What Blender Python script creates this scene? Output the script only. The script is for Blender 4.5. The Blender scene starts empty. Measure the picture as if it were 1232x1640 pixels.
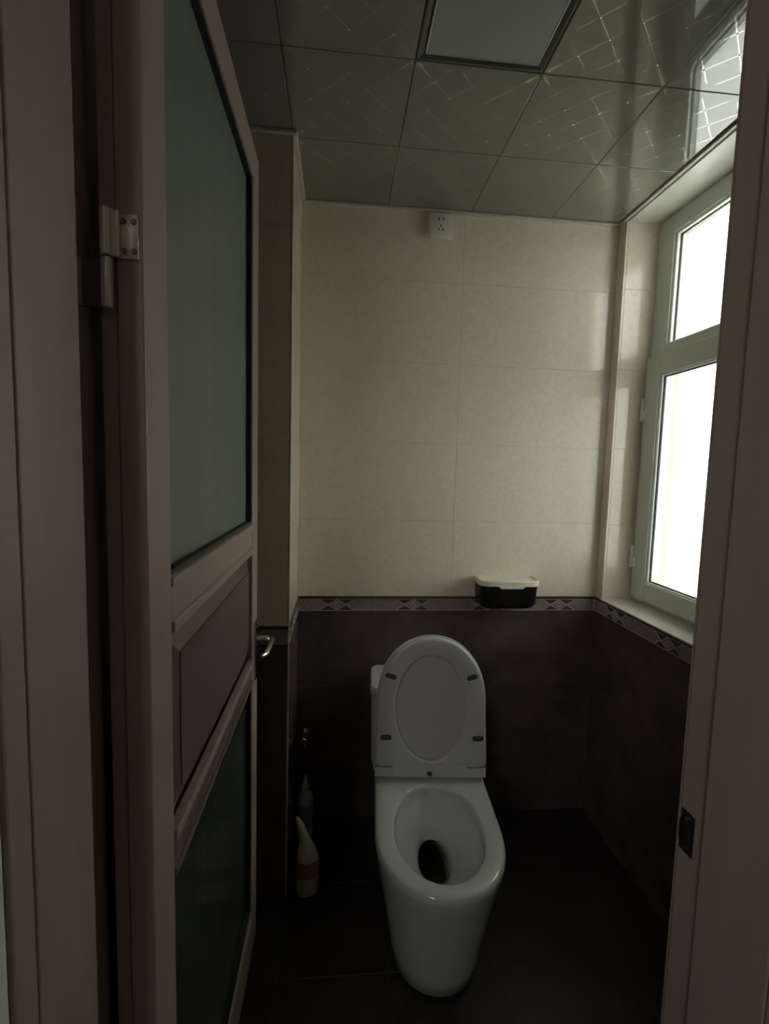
import bpy, bmesh, math, random
from mathutils import Vector, Matrix
random.seed(7)
PI = math.pi
SC = bpy.context.scene
COL = SC.collection

# ------------------------------------------------------------------ camera
F_PX, PITCH, YAW, ROLL, CAM_H = 777.48, 0.0888, 0.0963, 0.0266, 1.37
fw = Vector((math.sin(YAW) * math.cos(PITCH), math.cos(YAW) * math.cos(PITCH), -math.sin(PITCH)))
r0 = Vector((math.cos(YAW), -math.sin(YAW), 0)); u0 = r0.cross(fw)
rt = math.cos(ROLL) * r0 + math.sin(ROLL) * u0
up = -math.sin(ROLL) * r0 + math.cos(ROLL) * u0
cam_d = bpy.data.cameras.new('camera'); cam = bpy.data.objects.new('camera', cam_d); COL.objects.link(cam)
cam_d.sensor_fit = 'AUTO'; cam_d.sensor_width = 36.0; cam_d.lens = F_PX / 1640 * 36
cam_d.clip_start = 0.02
cam.matrix_world = Matrix(((rt.x, up.x, -fw.x, 0), (rt.y, up.y, -fw.y, 0), (rt.z, up.z, -fw.z, CAM_H), (0, 0, 0, 1)))
SC.camera = cam

# ------------------------------------------------------------------ sky, light, exposure
SKY_STRENGTH = 11.8
HALL_WATT = 10.4
SC.view_settings.view_transform = 'Standard'
SC.view_settings.look = 'None'
SC.view_settings.gamma = 1.0
SC.view_settings.use_curve_mapping = False
SC.view_settings.exposure = 0.0
w = bpy.data.worlds.new('overcast_sky'); SC.world = w; w.use_nodes = True
bg = w.node_tree.nodes['Background']
bg.inputs['Color'].default_value = (0.965, 1.0, 0.955, 1)
bg.inputs['Strength'].default_value = SKY_STRENGTH
# area light added behind the viewer for weak hall light; no window there
hl = bpy.data.lights.new('hall_fill', 'AREA'); hl.shape = 'RECTANGLE'; hl.size = 0.6; hl.size_y = 0.9; hl.energy = HALL_WATT; hl.color = (1.0, 1.0, 0.95)
hlo = bpy.data.objects.new('hall_fill', hl); COL.objects.link(hlo); hlo.location = (-0.85, -1.55, 1.90)
hlo.rotation_euler = Vector((1.1, 3.2, 0.0)).to_track_quat('-Z', 'Z').to_euler()
SC.cycles.diffuse_bounces = 8
SC.cycles.max_bounces = 16
SC.cycles.caustics_reflective = False
SC.cycles.caustics_refractive = True

# ------------------------------------------------------------------ materials
def mat(name, col, rough=0.5, metal=0.0, spec=0.5, var=0.0, scale=20.0, bump=0.0, bscale=120.0, rnd=0.0, coat=0.0, stretch=None, rvar=0.0):
    m = bpy.data.materials.new(name); m.use_nodes = True
    nt = m.node_tree; b = nt.nodes['Principled BSDF']
    b.inputs['Roughness'].default_value = rough
    b.inputs['Metallic'].default_value = metal
    b.inputs['Specular IOR Level'].default_value = spec
    b.inputs['Coat Weight'].default_value = coat
    b.inputs['Coat Roughness'].default_value = 0.06
    b.inputs['Base Color'].default_value = (*col, 1)
    tc = nt.nodes.new('ShaderNodeTexCoord')
    vec = tc.outputs['Object']
    if rnd or stretch:
        mp = nt.nodes.new('ShaderNodeMapping'); nt.links.new(vec, mp.inputs['Vector'])
        if stretch: mp.inputs['Scale'].default_value = stretch
        if rnd:
            oi = nt.nodes.new('ShaderNodeObjectInfo')
            ml = nt.nodes.new('ShaderNodeMath'); ml.operation = 'MULTIPLY'; ml.inputs[1].default_value = 37.0
            nt.links.new(oi.outputs['Random'], ml.inputs[0])
            cb = nt.nodes.new('ShaderNodeCombineXYZ')
            for k in range(3): nt.links.new(ml.outputs[0], cb.inputs[k])
            nt.links.new(cb.outputs[0], mp.inputs['Location'])
        vec = mp.outputs['Vector']
    if var or rvar:
        n = nt.nodes.new('ShaderNodeTexNoise'); n.inputs['Scale'].default_value = scale; n.inputs['Detail'].default_value = 6
        nt.links.new(vec, n.inputs['Vector'])
        if var:
            r = nt.nodes.new('ShaderNodeValToRGB')
            r.color_ramp.elements[0].position = 0.3; r.color_ramp.elements[1].position = 0.7
            r.color_ramp.elements[0].color = (*[c * (1 - var) for c in col], 1)
            r.color_ramp.elements[1].color = (*[min(1, c * (1 + var)) for c in col], 1)
            nt.links.new(n.outputs['Fac'], r.inputs['Fac'])
            nt.links.new(r.outputs['Color'], b.inputs['Base Color'])
        if rvar:
            mr = nt.nodes.new('ShaderNodeMapRange')
            mr.inputs['To Min'].default_value = max(0, rough - rvar); mr.inputs['To Max'].default_value = rough + rvar
            nt.links.new(n.outputs['Fac'], mr.inputs['Value']); nt.links.new(mr.outputs[0], b.inputs['Roughness'])
    if bump:
        n2 = nt.nodes.new('ShaderNodeTexNoise'); n2.inputs['Scale'].default_value = bscale; n2.inputs['Detail'].default_value = 3
        nt.links.new(vec, n2.inputs['Vector'])
        bp = nt.nodes.new('ShaderNodeBump'); bp.inputs['Strength'].default_value = bump; bp.inputs['Distance'].default_value = 0.002
        nt.links.new(n2.outputs['Fac'], bp.inputs['Height']); nt.links.new(bp.outputs[0], b.inputs['Normal'])
    return m

M_TILE = mat('beige_wall_tile', (0.70, 0.622, 0.51), 0.08, var=0.05, scale=60, rnd=1, rvar=0.02)
M_DARK = mat('dark_brown_wall_tile', (0.105, 0.076, 0.065), 0.22, var=0.25, scale=9, rnd=1)
M_FLOOR = mat('dark_floor_tile', (0.032, 0.025, 0.023), 0.35, var=0.25, scale=9, rnd=1)
M_GROUT = mat('pale_grout', (0.68, 0.61, 0.50), 0.8)
M_DGROUT = mat('brown_grout', (0.13, 0.105, 0.09), 0.8)
M_BAND = mat('border_band', (0.26, 0.225, 0.20), 0.25, var=0.15, scale=60, rnd=1)
M_BDARK = mat('border_dark_inlay', (0.085, 0.06, 0.052), 0.25)
M_BLINE = mat('border_pale_line', (0.42, 0.38, 0.34), 0.3)
M_CEIL = mat('lacquered_ceiling_panel', (0.22, 0.215, 0.175), 0.035, metal=0.12, spec=1.0, var=0.03, scale=8, rnd=1)
M_CEILR = mat('ceiling_relief_line', (0.60, 0.60, 0.55), 0.06, metal=0.7)
M_CGAP = mat('ceiling_void', (0.20, 0.20, 0.165), 0.7)
M_TRIM = mat('white_trim_strip', (0.55, 0.52, 0.45), 0.4)
M_BEAD = mat('corner_bead_plastic', (0.38, 0.33, 0.27), 0.4)
M_BROWN = mat('brown_door_veneer', (0.37, 0.296, 0.256), 0.36, var=0.04, scale=6, stretch=(6, 6, 0.6), bump=0.02)
M_BROWN2 = mat('brown_frame_veneer', (0.385, 0.308, 0.268), 0.38, var=0.04, scale=6, stretch=(6, 6, 0.6), bump=0.02)
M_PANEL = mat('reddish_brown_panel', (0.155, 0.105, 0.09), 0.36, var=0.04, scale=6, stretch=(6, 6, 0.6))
M_GASKET = mat('black_gasket', (0.015, 0.015, 0.014), 0.6)
M_STEEL = mat('hinge_steel', (0.80, 0.78, 0.73), 0.26, metal=0.5)
M_SCREW = mat('screw_dark', (0.20, 0.18, 0.16), 0.4, metal=0.8)
M_CHROME = mat('chrome', (0.70, 0.68, 0.66), 0.18, metal=1.0)
M_BLACKM = mat('blackened_metal', (0.03, 0.03, 0.03), 0.35, metal=0.6)
M_CER = mat('white_ceramic', (0.56, 0.58, 0.565), 0.10, spec=0.5, coat=0.3)
M_SEAT = mat('white_seat_plastic', (0.53, 0.535, 0.51), 0.28)
M_RUB = mat('grey_rubber', (0.05, 0.05, 0.045), 0.6)
M_WATER = mat('dark_water', (0.02, 0.02, 0.017), 0.03)
M_WFRAME = mat('greenish_white_window_frame', (0.62, 0.665, 0.615), 0.35)
M_WFRAMEL = mat('white_glazing_bead', (0.80, 0.83, 0.80), 0.3)
M_PLATE = mat('ivory_switch_plastic', (0.66, 0.61, 0.53), 0.3)
M_HOLE = mat('socket_slot_black', (0.02, 0.018, 0.015), 0.7)
M_BOX = mat('black_box_plastic', (0.012, 0.010, 0.009), 0.3)
M_CREAM = mat('cream_lid_plastic', (0.72, 0.66, 0.55), 0.35)
M_BOTW = mat('white_bottle_plastic', (0.62, 0.60, 0.64), 0.35)
M_BOTC = mat('cream_bottle_plastic', (0.60, 0.55, 0.47), 0.4)
M_LABEL = mat('red_bottle_label', (0.36, 0.17, 0.13), 0.45)
M_LABELB = mat('violet_bottle_label', (0.30, 0.27, 0.40), 0.45)
M_LAMP = mat('lamp_diffuser', (0.36, 0.40, 0.36), 0.35)
M_LAMPF = mat('lamp_bezel_shade', (0.12, 0.125, 0.11), 0.25, metal=0.4)  # dark colour stands in for the shadow band around the lamp panel
M_LAMPE = mat('lamp_edge', (0.70, 0.70, 0.64), 0.3)
M_SILL = mat('pale_sill_tile', (0.62, 0.61, 0.54), 0.22, var=0.05, scale=20)
M_PLAST = mat('hall_plaster', (0.55, 0.52, 0.46), 0.8, var=0.04, scale=4)
M_HALLT = mat('pale_casing_paint', (0.82, 0.88, 0.80), 0.4)
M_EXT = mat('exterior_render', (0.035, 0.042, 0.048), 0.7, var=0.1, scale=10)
M_GROUND = mat('pale_concrete_yard', (0.35, 0.36, 0.34), 0.9, var=0.2, scale=0.3)
M_HFLOOR = mat('hall_floor', (0.12, 0.10, 0.085), 0.4, var=0.1, scale=5)

def glass_material(name, rough):
    m = bpy.data.materials.new(name); m.use_nodes = True; nt = m.node_tree
    nt.nodes.remove(nt.nodes['Principled BSDF']); out = nt.nodes['Material Output']
    g = nt.nodes.new('ShaderNodeBsdfGlass'); g.distribution = 'MULTI_GGX'
    g.inputs['Color'].default_value = (0.97, 0.98, 0.97, 1); g.inputs['Roughness'].default_value = rough; g.inputs['IOR'].default_value = 1.45
    nt.links.new(g.outputs[0], out.inputs['Surface'])
    return m
M_FROST = glass_material('frosted_window_glass', 0.42)
def layered(name, base, ior, gloss_rough):
    m = bpy.data.materials.new(name); m.use_nodes = True; nt = m.node_tree
    nt.nodes.remove(nt.nodes['Principled BSDF']); out = nt.nodes['Material Output']
    tr = nt.nodes.new(base); tr.inputs['Color'].default_value = (0.97, 0.98, 0.97, 1)
    gl = nt.nodes.new('ShaderNodeBsdfGlossy'); gl.inputs['Roughness'].default_value = gloss_rough
    fr = nt.nodes.new('ShaderNodeFresnel'); fr.inputs['IOR'].default_value = ior
    mx = nt.nodes.new('ShaderNodeMixShader')
    nt.links.new(fr.outputs[0], mx.inputs[0]); nt.links.new(tr.outputs[0], mx.inputs[1]); nt.links.new(gl.outputs[0], mx.inputs[2])
    nt.links.new(mx.outputs[0], out.inputs['Surface'])
    return m
M_FROST2 = layered('opal_window_glass', 'ShaderNodeBsdfTranslucent', 1.4, 0.2)
M_CLEAR2 = layered('thin_clear_face', 'ShaderNodeBsdfTransparent', 1.2, 0.02)
M_CLEAR = glass_material('smooth_glass_face', 0.0)
def door_glass_material(name, c1, c2):
    m = bpy.data.materials.new(name); m.use_nodes = True; nt = m.node_tree
    b = nt.nodes['Principled BSDF']; out = nt.nodes['Material Output']
    b.inputs['Base Color'].default_value = (*c1, 1); b.inputs['Roughness'].default_value = 0.22
    tr = nt.nodes.new('ShaderNodeBsdfTranslucent'); tr.inputs['Color'].default_value = (*c2, 1)
    tc = nt.nodes.new('ShaderNodeTexCoord'); mp = nt.nodes.new('ShaderNodeMapping'); mp.inputs['Scale'].default_value = (1, 9, 0.25)
    n = nt.nodes.new('ShaderNodeTexNoise'); n.inputs['Scale'].default_value = 1.6; n.inputs['Detail'].default_value = 1
    nt.links.new(tc.outputs['Object'], mp.inputs['Vector']); nt.links.new(mp.outputs[0], n.inputs['Vector'])
    bp = nt.nodes.new('ShaderNodeBump'); bp.inputs['Strength'].default_value = 0.25; bp.inputs['Distance'].default_value = 0.01
    nt.links.new(n.outputs['Fac'], bp.inputs['Height']); nt.links.new(bp.outputs[0], b.inputs['Normal'])
    mx = nt.nodes.new('ShaderNodeMixShader'); mx.inputs[0].default_value = 0.12
    nt.links.new(b.outputs[0], mx.inputs[1]); nt.links.new(tr.outputs[0], mx.inputs[2]); nt.links.new(mx.outputs[0], out.inputs['Surface'])
    return m
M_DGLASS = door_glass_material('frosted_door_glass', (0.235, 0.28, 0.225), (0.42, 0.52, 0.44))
M_DGLASS2 = door_glass_material('darker_door_glass', (0.055, 0.065, 0.05), (0.10, 0.12, 0.10))  # lower pane: same glass mix in a much darker colour

# ------------------------------------------------------------------ mesh helpers
def link(name, me, parent=None, loc=(0, 0, 0)):
    o = bpy.data.objects.new(name, me); COL.objects.link(o)
    o.location = loc
    if parent: o.parent = parent
    return o
def finish(bm, name, mats, parent=None, loc=(0, 0, 0), smooth=False):
    bmesh.ops.recalc_face_normals(bm, faces=bm.faces)
    me = bpy.data.meshes.new(name); bm.to_mesh(me); bm.free()
    for m in (mats if isinstance(mats, (list, tuple)) else [mats]): me.materials.append(m)
    if smooth:
        me.polygons.foreach_set('use_smooth', [True] * len(me.polygons))
        me.set_sharp_from_angle(angle=math.radians(smooth if smooth is not True else 40))
    return link(name, me, parent, loc)
def add_box(bm, a, b, mi=0, bev=0.0, seg=1):
    """box between two corners added to bm"""
    t = bmesh.new()
    vs = [t.verts.new((x, y, z)) for x in (a[0], b[0]) for y in (a[1], b[1]) for z in (a[2], b[2])]
    for q in ((0, 1, 3, 2), (4, 6, 7, 5), (0, 4, 5, 1), (2, 3, 7, 6), (0, 2, 6, 4), (1, 5, 7, 3)):
        t.faces.new([vs[i] for i in q])
    bmesh.ops.recalc_face_normals(t, faces=t.faces)
    if bev: bmesh.ops.bevel(t, geom=list(t.edges), offset=bev, segments=seg, profile=0.5, affect='EDGES', clamp_overlap=True)
    merge(bm, t, mi)
def merge(bm, t, mi=None):
    mp = {v: bm.verts.new(v.co) for v in t.verts}
    for f in t.faces:
        try:
            nf = bm.faces.new([mp[v] for v in f.verts]); nf.material_index = f.material_index if mi is None else mi
        except ValueError: pass
    t.free()
def box(name, a, b, m, parent=None, bev=0.0, seg=1, smooth=False):
    bm = bmesh.new(); c = [(a[i] + b[i]) / 2 for i in range(3)]
    add_box(bm, [a[i] - c[i] for i in range(3)], [b[i] - c[i] for i in range(3)], 0, bev, seg)
    return finish(bm, name, m, parent, c, smooth)
def add_loft(bm, rings, mi=0, cap0=True, cap1=True, closed=True):
    vv = [[bm.verts.new(p) for p in r] for r in rings]
    n = len(rings[0])
    for i in range(len(vv) - 1):
        for j in range(n if closed else n - 1):
            k = (j + 1) % n
            f = bm.faces.new((vv[i][j], vv[i][k], vv[i + 1][k], vv[i + 1][j])); f.material_index = mi
    if cap0: f = bm.faces.new(vv[0]); f.material_index = mi
    if cap1: f = bm.faces.new(vv[-1]); f.material_index = mi
    return vv
def add_lathe(bm, prof, c=(0, 0, 0), axis='Z', n=24, mi=0, cap=True):
    rings = []
    for r, h in prof:
        ring = []
        for k in range(n):
            a = 2 * PI * k / n; x, y = r * math.cos(a), r * math.sin(a)
            p = {'Z': (x, y, h), 'Y': (x, h, y), 'X': (h, x, y)}[axis]
            ring.append((c[0] + p[0], c[1] + p[1], c[2] + p[2]))
        rings.append(ring)
    add_loft(bm, rings, mi, cap, cap)
def add_tube(bm, pts, r, n=10, mi=0, flat=1.0):
    pts = [Vector(p) for p in pts]; rings = []
    for i, p in enumerate(pts):
        d = (pts[min(i + 1, len(pts) - 1)] - pts[max(i - 1, 0)]).normalized()
        s = d.cross(Vector((0, 0, 1)))
        s = s.normalized() if s.length > 1e-4 else Vector((1, 0, 0))
        q = s.cross(d)
        rr = r[i] if isinstance(r, (list, tuple)) else r
        rings.append([p + rr * (math.cos(2 * PI * k / n) * s + flat * math.sin(2 * PI * k / n) * q) for k in range(n)])
    add_loft(bm, rings, mi)
def struct(o, label=None):
    o['kind'] = 'structure'
    if label: o['label'] = label
    return o
def tag(o, label, cat, group=None):
    o['label'] = label; o['category'] = cat
    if group: o['group'] = group
    return o
def empty(name, loc=(0, 0, 0), rz=0.0):
    o = bpy.data.objects.new(name, None); COL.objects.link(o); o.location = loc; o.rotation_euler = (0, 0, rz)
    o.empty_display_size = 0.1
    return o

# ------------------------------------------------------------------ room dimensions
XL, XR, D, PY = -0.142, 1.022, 1.80, 1.453       # shaft edge, right wall, back wall, shaft front
ZC, ZB, ZB2 = 2.293, 0.888, 0.827                # ceiling, top and bottom of the border band
XW = -0.42                                       # left wall behind the door
FY0, FY1 = 0.42, 0.597                           # front wall thickness
T = 0.009                                        # tile thickness
G = 0.0005                                       # half joint
MODULE = 0.29
WY0, WY1, WX = 1.235, 1.752, 1.148               # window recess along y, frame face

TILE_CACHE = {}
def tile_mesh(name, sx, sy, sz, m):
    k = (round(sx, 4), round(sy, 4), round(sz, 4), m.name)
    if k not in TILE_CACHE:
        bm = bmesh.new(); add_box(bm, (-sx / 2, -sy / 2, -sz / 2), (sx / 2, sy / 2, sz / 2), 0, 0.0007, 1)
        bmesh.ops.recalc_face_normals(bm, faces=bm.faces)
        me = bpy.data.meshes.new(name); bm.to_mesh(me); bm.free(); me.materials.append(m)
        TILE_CACHE[k] = me
    return TILE_CACHE[k]
def cuts(a, b, marks):
    c = [a] + [v for v in sorted(marks) if a + 0.004 < v < b - 0.004] + [b]
    return list(zip(c[:-1], c[1:]))
def tiles(parent, axis, face, into, ua, ub, umarks, za, zb, zmarks, m, name='tile', origin=(0, 0, 0)):
    """tiles on a plane: axis is the normal axis, `into` +1/-1 points into the wall"""
    for (u0_, u1_) in cuts(ua, ub, umarks):
        for (z0_, z1_) in cuts(za, zb, zmarks):
            su, sz = u1_ - u0_ - 2 * G, z1_ - z0_ - 2 * G
            d = face + into * (T / 2 + random.uniform(0, 0.0004)); cu, cz = (u0_ + u1_) / 2, (z0_ + z1_) / 2
            if axis == 'y': me = tile_mesh(name, su, T, sz, m); loc = (cu, d, cz)
            elif axis == 'x': me = tile_mesh(name, T, su, sz, m); loc = (d, cu, cz)
            else: me = tile_mesh(name, su, sz, T, m); loc = (cu, cz, d)
            o = link(name, me, parent); o.location = Vector(loc) - Vector(parent.location)
XM = [XL + MODULE * 2 * k for k in range(-2, 5)]
ZUP = [ZB + MODULE * k for k in range(0, 7)]
ZLO = [ZB2 - MODULE * k for k in range(0, 4)]
YM = [D - MODULE * 2 * k for k in range(0, 6)]

# border tile of one module: band, dark rails, lozenge inlay (mesh lies in x-z, front faces -y)
def border_mesh(length):
    bm = bmesh.new(); h = ZB - ZB2; L = length
    add_box(bm, (-L / 2 + G, -T / 2, -h / 2 + G), (L / 2 - G, T / 2, h / 2 - G), 0, 0.0008)
    y0, y1 = -T / 2 - 0.0022, -T / 2 + 0.001
    add_box(bm, (-L / 2 + G, y0 - 0.002, h / 2 - 0.010), (L / 2 - G, y1, h / 2 - G), 1, 0.0006)       # dark top rail
    add_box(bm, (-L / 2 + G, y0, -h / 2 + G), (L / 2 - G, y1, -h / 2 + 0.0045), 1)
    add_box(bm, (-L / 2 + G, y0 + .0004, -h / 2 + 0.005), (L / 2 - G, y1, -h / 2 + 0.0072), 2)
    add_box(bm, (-L / 2 + G, y0 + .0004, h / 2 - 0.0125), (L / 2 - G, y1, h / 2 - 0.0105), 2)
    if L < 0.2:
        return bm
    zt, zb = h / 2 - 0.0125, -h / 2 + 0.0072; zm = (zt + zb) / 2; hh = (zt - zb) / 2
    def prism(pts, yy, mi):
        f = [bm.verts.new((x, yy, z)) for x, z in pts]; b = [bm.verts.new((x, y1, z)) for x, z in pts]
        q = bm.faces.new(f); q.material_index = mi
        for i in range(len(pts)):
            q = bm.faces.new((f[i], f[(i + 1) % len(pts)], b[(i + 1) % len(pts)], b[i])); q.material_index = mi
    s = 0.033                               # lozenge: diamond in the centre, dark triangles on both sides
    for sx in (-1, 1):
        cxx = sx * s
        prism([(cxx - s * .86, zt - .001), (cxx + s * .86, zt - .001), (cxx, zm + .003)], y0 + .0008, 1)
        prism([(cxx - s * .86, zb + .001), (cxx + s * .86, zb + .001), (cxx, zm - .003)], y0 + .0008, 1)
        for d1 in (-1, 1):
            a = Vector((cxx - d1 * s, zt)); b = Vector((cxx + d1 * s, zb)); n = Vector((b.y - a.y, a.x - b.x)).normalized() * 0.0014
            prism([(a + n)[:], (b + n)[:], (b - n)[:], (a - n)[:]], y0, 2)
    for r_, mi, yy in ((0.010, 2, y0 - .0002), (0.0068, 0, y0 - .0005)):
        prism([(r_ * math.cos(2 * PI * k / 10), zm + r_ * math.sin(2 * PI * k / 10)) for k in range(10)], yy, mi)
    return bm
BORDER = {}
def border_tile(parent, loc, rz, length=MODULE):
    k = round(length, 3)
    if k not in BORDER:
        bm = border_mesh(length); bmesh.ops.recalc_face_normals(bm, faces=bm.faces)
        me = bpy.data.meshes.new('border_tile'); bm.to_mesh(me); bm.free()
        for m in (M_BAND, M_BDARK, M_BLINE): me.materials.append(m)
        BORDER[k] = me
    o = link('border_tile', BORDER[k], parent); o.location = Vector(loc) - Vector(parent.location); o.rotation_euler = (0, 0, rz)

# ------------------------------------------------------------------ structure: walls
BB = 0.0016      # backing sits this far behind the tile face, so joints are recessed
def backing(name, boxes, o_):
    bm = bmesh.new()
    for a, b in boxes:
        if a[2] < ZB2 < b[2]:
            add_box(bm, Vector(a) - o_, Vector((b[0], b[1], ZB2)) - o_, 1); add_box(bm, Vector((a[0], a[1], ZB2)) - o_, Vector(b) - o_, 0)
        else: add_box(bm, Vector(a) - o_, Vector(b) - o_, 1 if b[2] <= ZB else 0)
    return finish(bm, name, [M_GROUT, M_DGROUT], None, o_)
wall_back = struct(backing('wall_back', [((XW - 0.1, D + BB, -0.05), (XR + 0.4, D + 0.12, 2.6))], Vector((0.4, D + 0.05, 1.2))), 'back wall with beige tiles above and dark tiles below the border')
tiles(wall_back, 'y', D, 1, XL, XR, XM, ZB, ZC + 0.02, ZUP, M_TILE)
tiles(wall_back, 'y', D, 1, XL, XR, XM, 0.0, ZB2, ZLO, M_DARK, 'dark_tile')
for k in range(4): border_tile(wall_back, (XL + MODULE * (k + 0.5), D + T / 2, (ZB + ZB2) / 2), 0)

# tiled shaft (boxed pipes) projecting at the left of the back wall
shaft = struct(backing('wall_shaft', [((XW - 0.1, PY + BB, -0.05), (XL - BB, D + 0.02, 2.6))], Vector((XL - 0.1, PY + 0.1, 1.2))), 'tiled pipe shaft projecting beside the back wall')
tiles(shaft, 'y', PY, 1, XW, XL - 0.0005, [XL - MODULE], ZB, ZC + 0.02, ZUP, M_TILE)
tiles(shaft, 'y', PY, 1, XW, XL - 0.0005, [XL - MODULE], 0.0, ZB2, ZLO, M_DARK, 'dark_tile')
border_tile(shaft, (XL - 0.139, PY + T / 2, (ZB + ZB2) / 2), 0, 0.278)
tiles(shaft, 'x', XL, -1, PY + T, D, [], ZB, ZC + 0.02, ZUP, M_TILE)
tiles(shaft, 'x', XL, -1, PY + T, D, [], 0.0, ZB2, ZLO, M_DARK, 'dark_tile')
border_tile(shaft, (XL - T / 2, (PY + T + D) / 2, (ZB + ZB2) / 2), PI / 2, D - PY - T - 0.004)
box('corner_bead', (XL - 0.004, PY - 0.0018, 0.0), (XL + 0.0018, PY + 0.004, ZC), M_BEAD, shaft, 0.0012, 2).location -= shaft.location

# right wall, with the window recess
wall_right = backing('wall_right', [((XR + BB, FY1, -0.05), (XR + 0.22, D + 0.02, ZB - 0.012)), ((XR + BB, FY1, ZB - 0.012), (XR + 0.22, WY0 - BB, 2.6)),
                                    ((XR + BB, WY1 + BB, ZB - 0.012), (XR + 0.22, D + 0.02, 2.6)), ((XR + BB, WY0 - BB, ZC - 0.004), (XR + 0.22, WY1 + BB, 2.6))], Vector((XR + 0.2, 1.2, 1.2)))
def ab(a, b): add_box(bm, Vector(a) - o_, Vector(b) - o_)
struct(wall_right, 'right wall with the window recess')
YR = [D - MODULE * k for k in range(0, 6)]
tiles(wall_right, 'x', XR, 1, FY1, D, YM, 0.0, ZB2, ZLO, M_DARK, 'dark_tile')
for k in range(4): border_tile(wall_right, (XR + T / 2, D - MODULE * (k + 0.5), (ZB + ZB2) / 2), -PI / 2)
tiles(wall_right, 'x', XR, 1, WY1, D, [], ZB, ZC + 0.02, ZUP, M_TILE)
tiles(wall_right, 'x', XR, 1, FY1, WY0, YM, ZB, ZC + 0.02, ZUP, M_TILE)
tiles(wall_right, 'y', WY1, 1, XR + T, WX + 0.03, [], ZB, ZC - 0.004, ZUP, M_TILE, 'reveal_tile')
tiles(wall_right, 'y', WY0, -1, XR + T, WX + 0.03, [], ZB, ZC - 0.004, ZUP, M_TILE, 'reveal_tile')
sill = struct(box('window_sill', (XR - 0.004, WY0 - 0.002, ZB - 0.012), (WX + 0.06, WY1 + 0.002, ZB + 0.004), M_SILL, None, 0.002, 2), 'pale tiled window sill')
soffit = struct(box('trim_1', (XR + 0.004, WY0, ZC - 0.012), (WX + 0.03, WY1, ZC - 0.004), M_SILL, None, 0.001), 'pale soffit strip above the window')

wall_left = struct(box('wall_left', (XW - 0.12, FY1 - 0.18, -0.05), (XW - BB, PY + 0.05, 2.6), M_GROUT), 'left wall hidden behind the open door')
tiles(wall_left, 'x', XW, -1, FY1, PY, [PY - 2 * MODULE], ZB, ZC + 0.02, [ZUP[2], ZUP[4]], M_TILE)
tiles(wall_left, 'x', XW, -1, FY1, PY, [PY - 2 * MODULE], 0.0, ZB2, [ZLO[2]], M_DARK, 'dark_tile')
tiles(wall_left, 'x', XW, -1, FY1, PY, [], ZB2, ZB, [], M_BAND, 'band_tile')

# front wall with the doorway
JL, JR, HEAD = -0.280, 0.485, 2.155
bm = bmesh.new(); o_ = Vector((0.1, 0.5, 2.3))
ab((-1.3, FY0, -0.05), (JL - 0.035, FY1 - 0.002, 2.6)); ab((JR + 0.035, FY0, -0.05), (1.6, FY1 - 0.002, 2.6)); ab((JL - 0.035, FY0, HEAD + 0.035), (JR + 0.035, FY1 - 0.002, 2.6))
wall_front = struct(finish(bm, 'wall_front', M_PLAST, None, o_), 'front wall holding the doorway')

# floor
floor = struct(box('floor', (XW - 0.1, FY0, -0.08), (XR + 0.2, D + 0.1, -BB), M_DGROUT), 'dark tiled bathroom floor')
tiles(floor, 'z', 0.0, -1, XW, XR, [XL + 0.30 * k for k in range(-1, 5)], FY1, D, [D - 0.30 * k for k in range(1, 5)], M_FLOOR, 'floor_tile')

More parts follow.
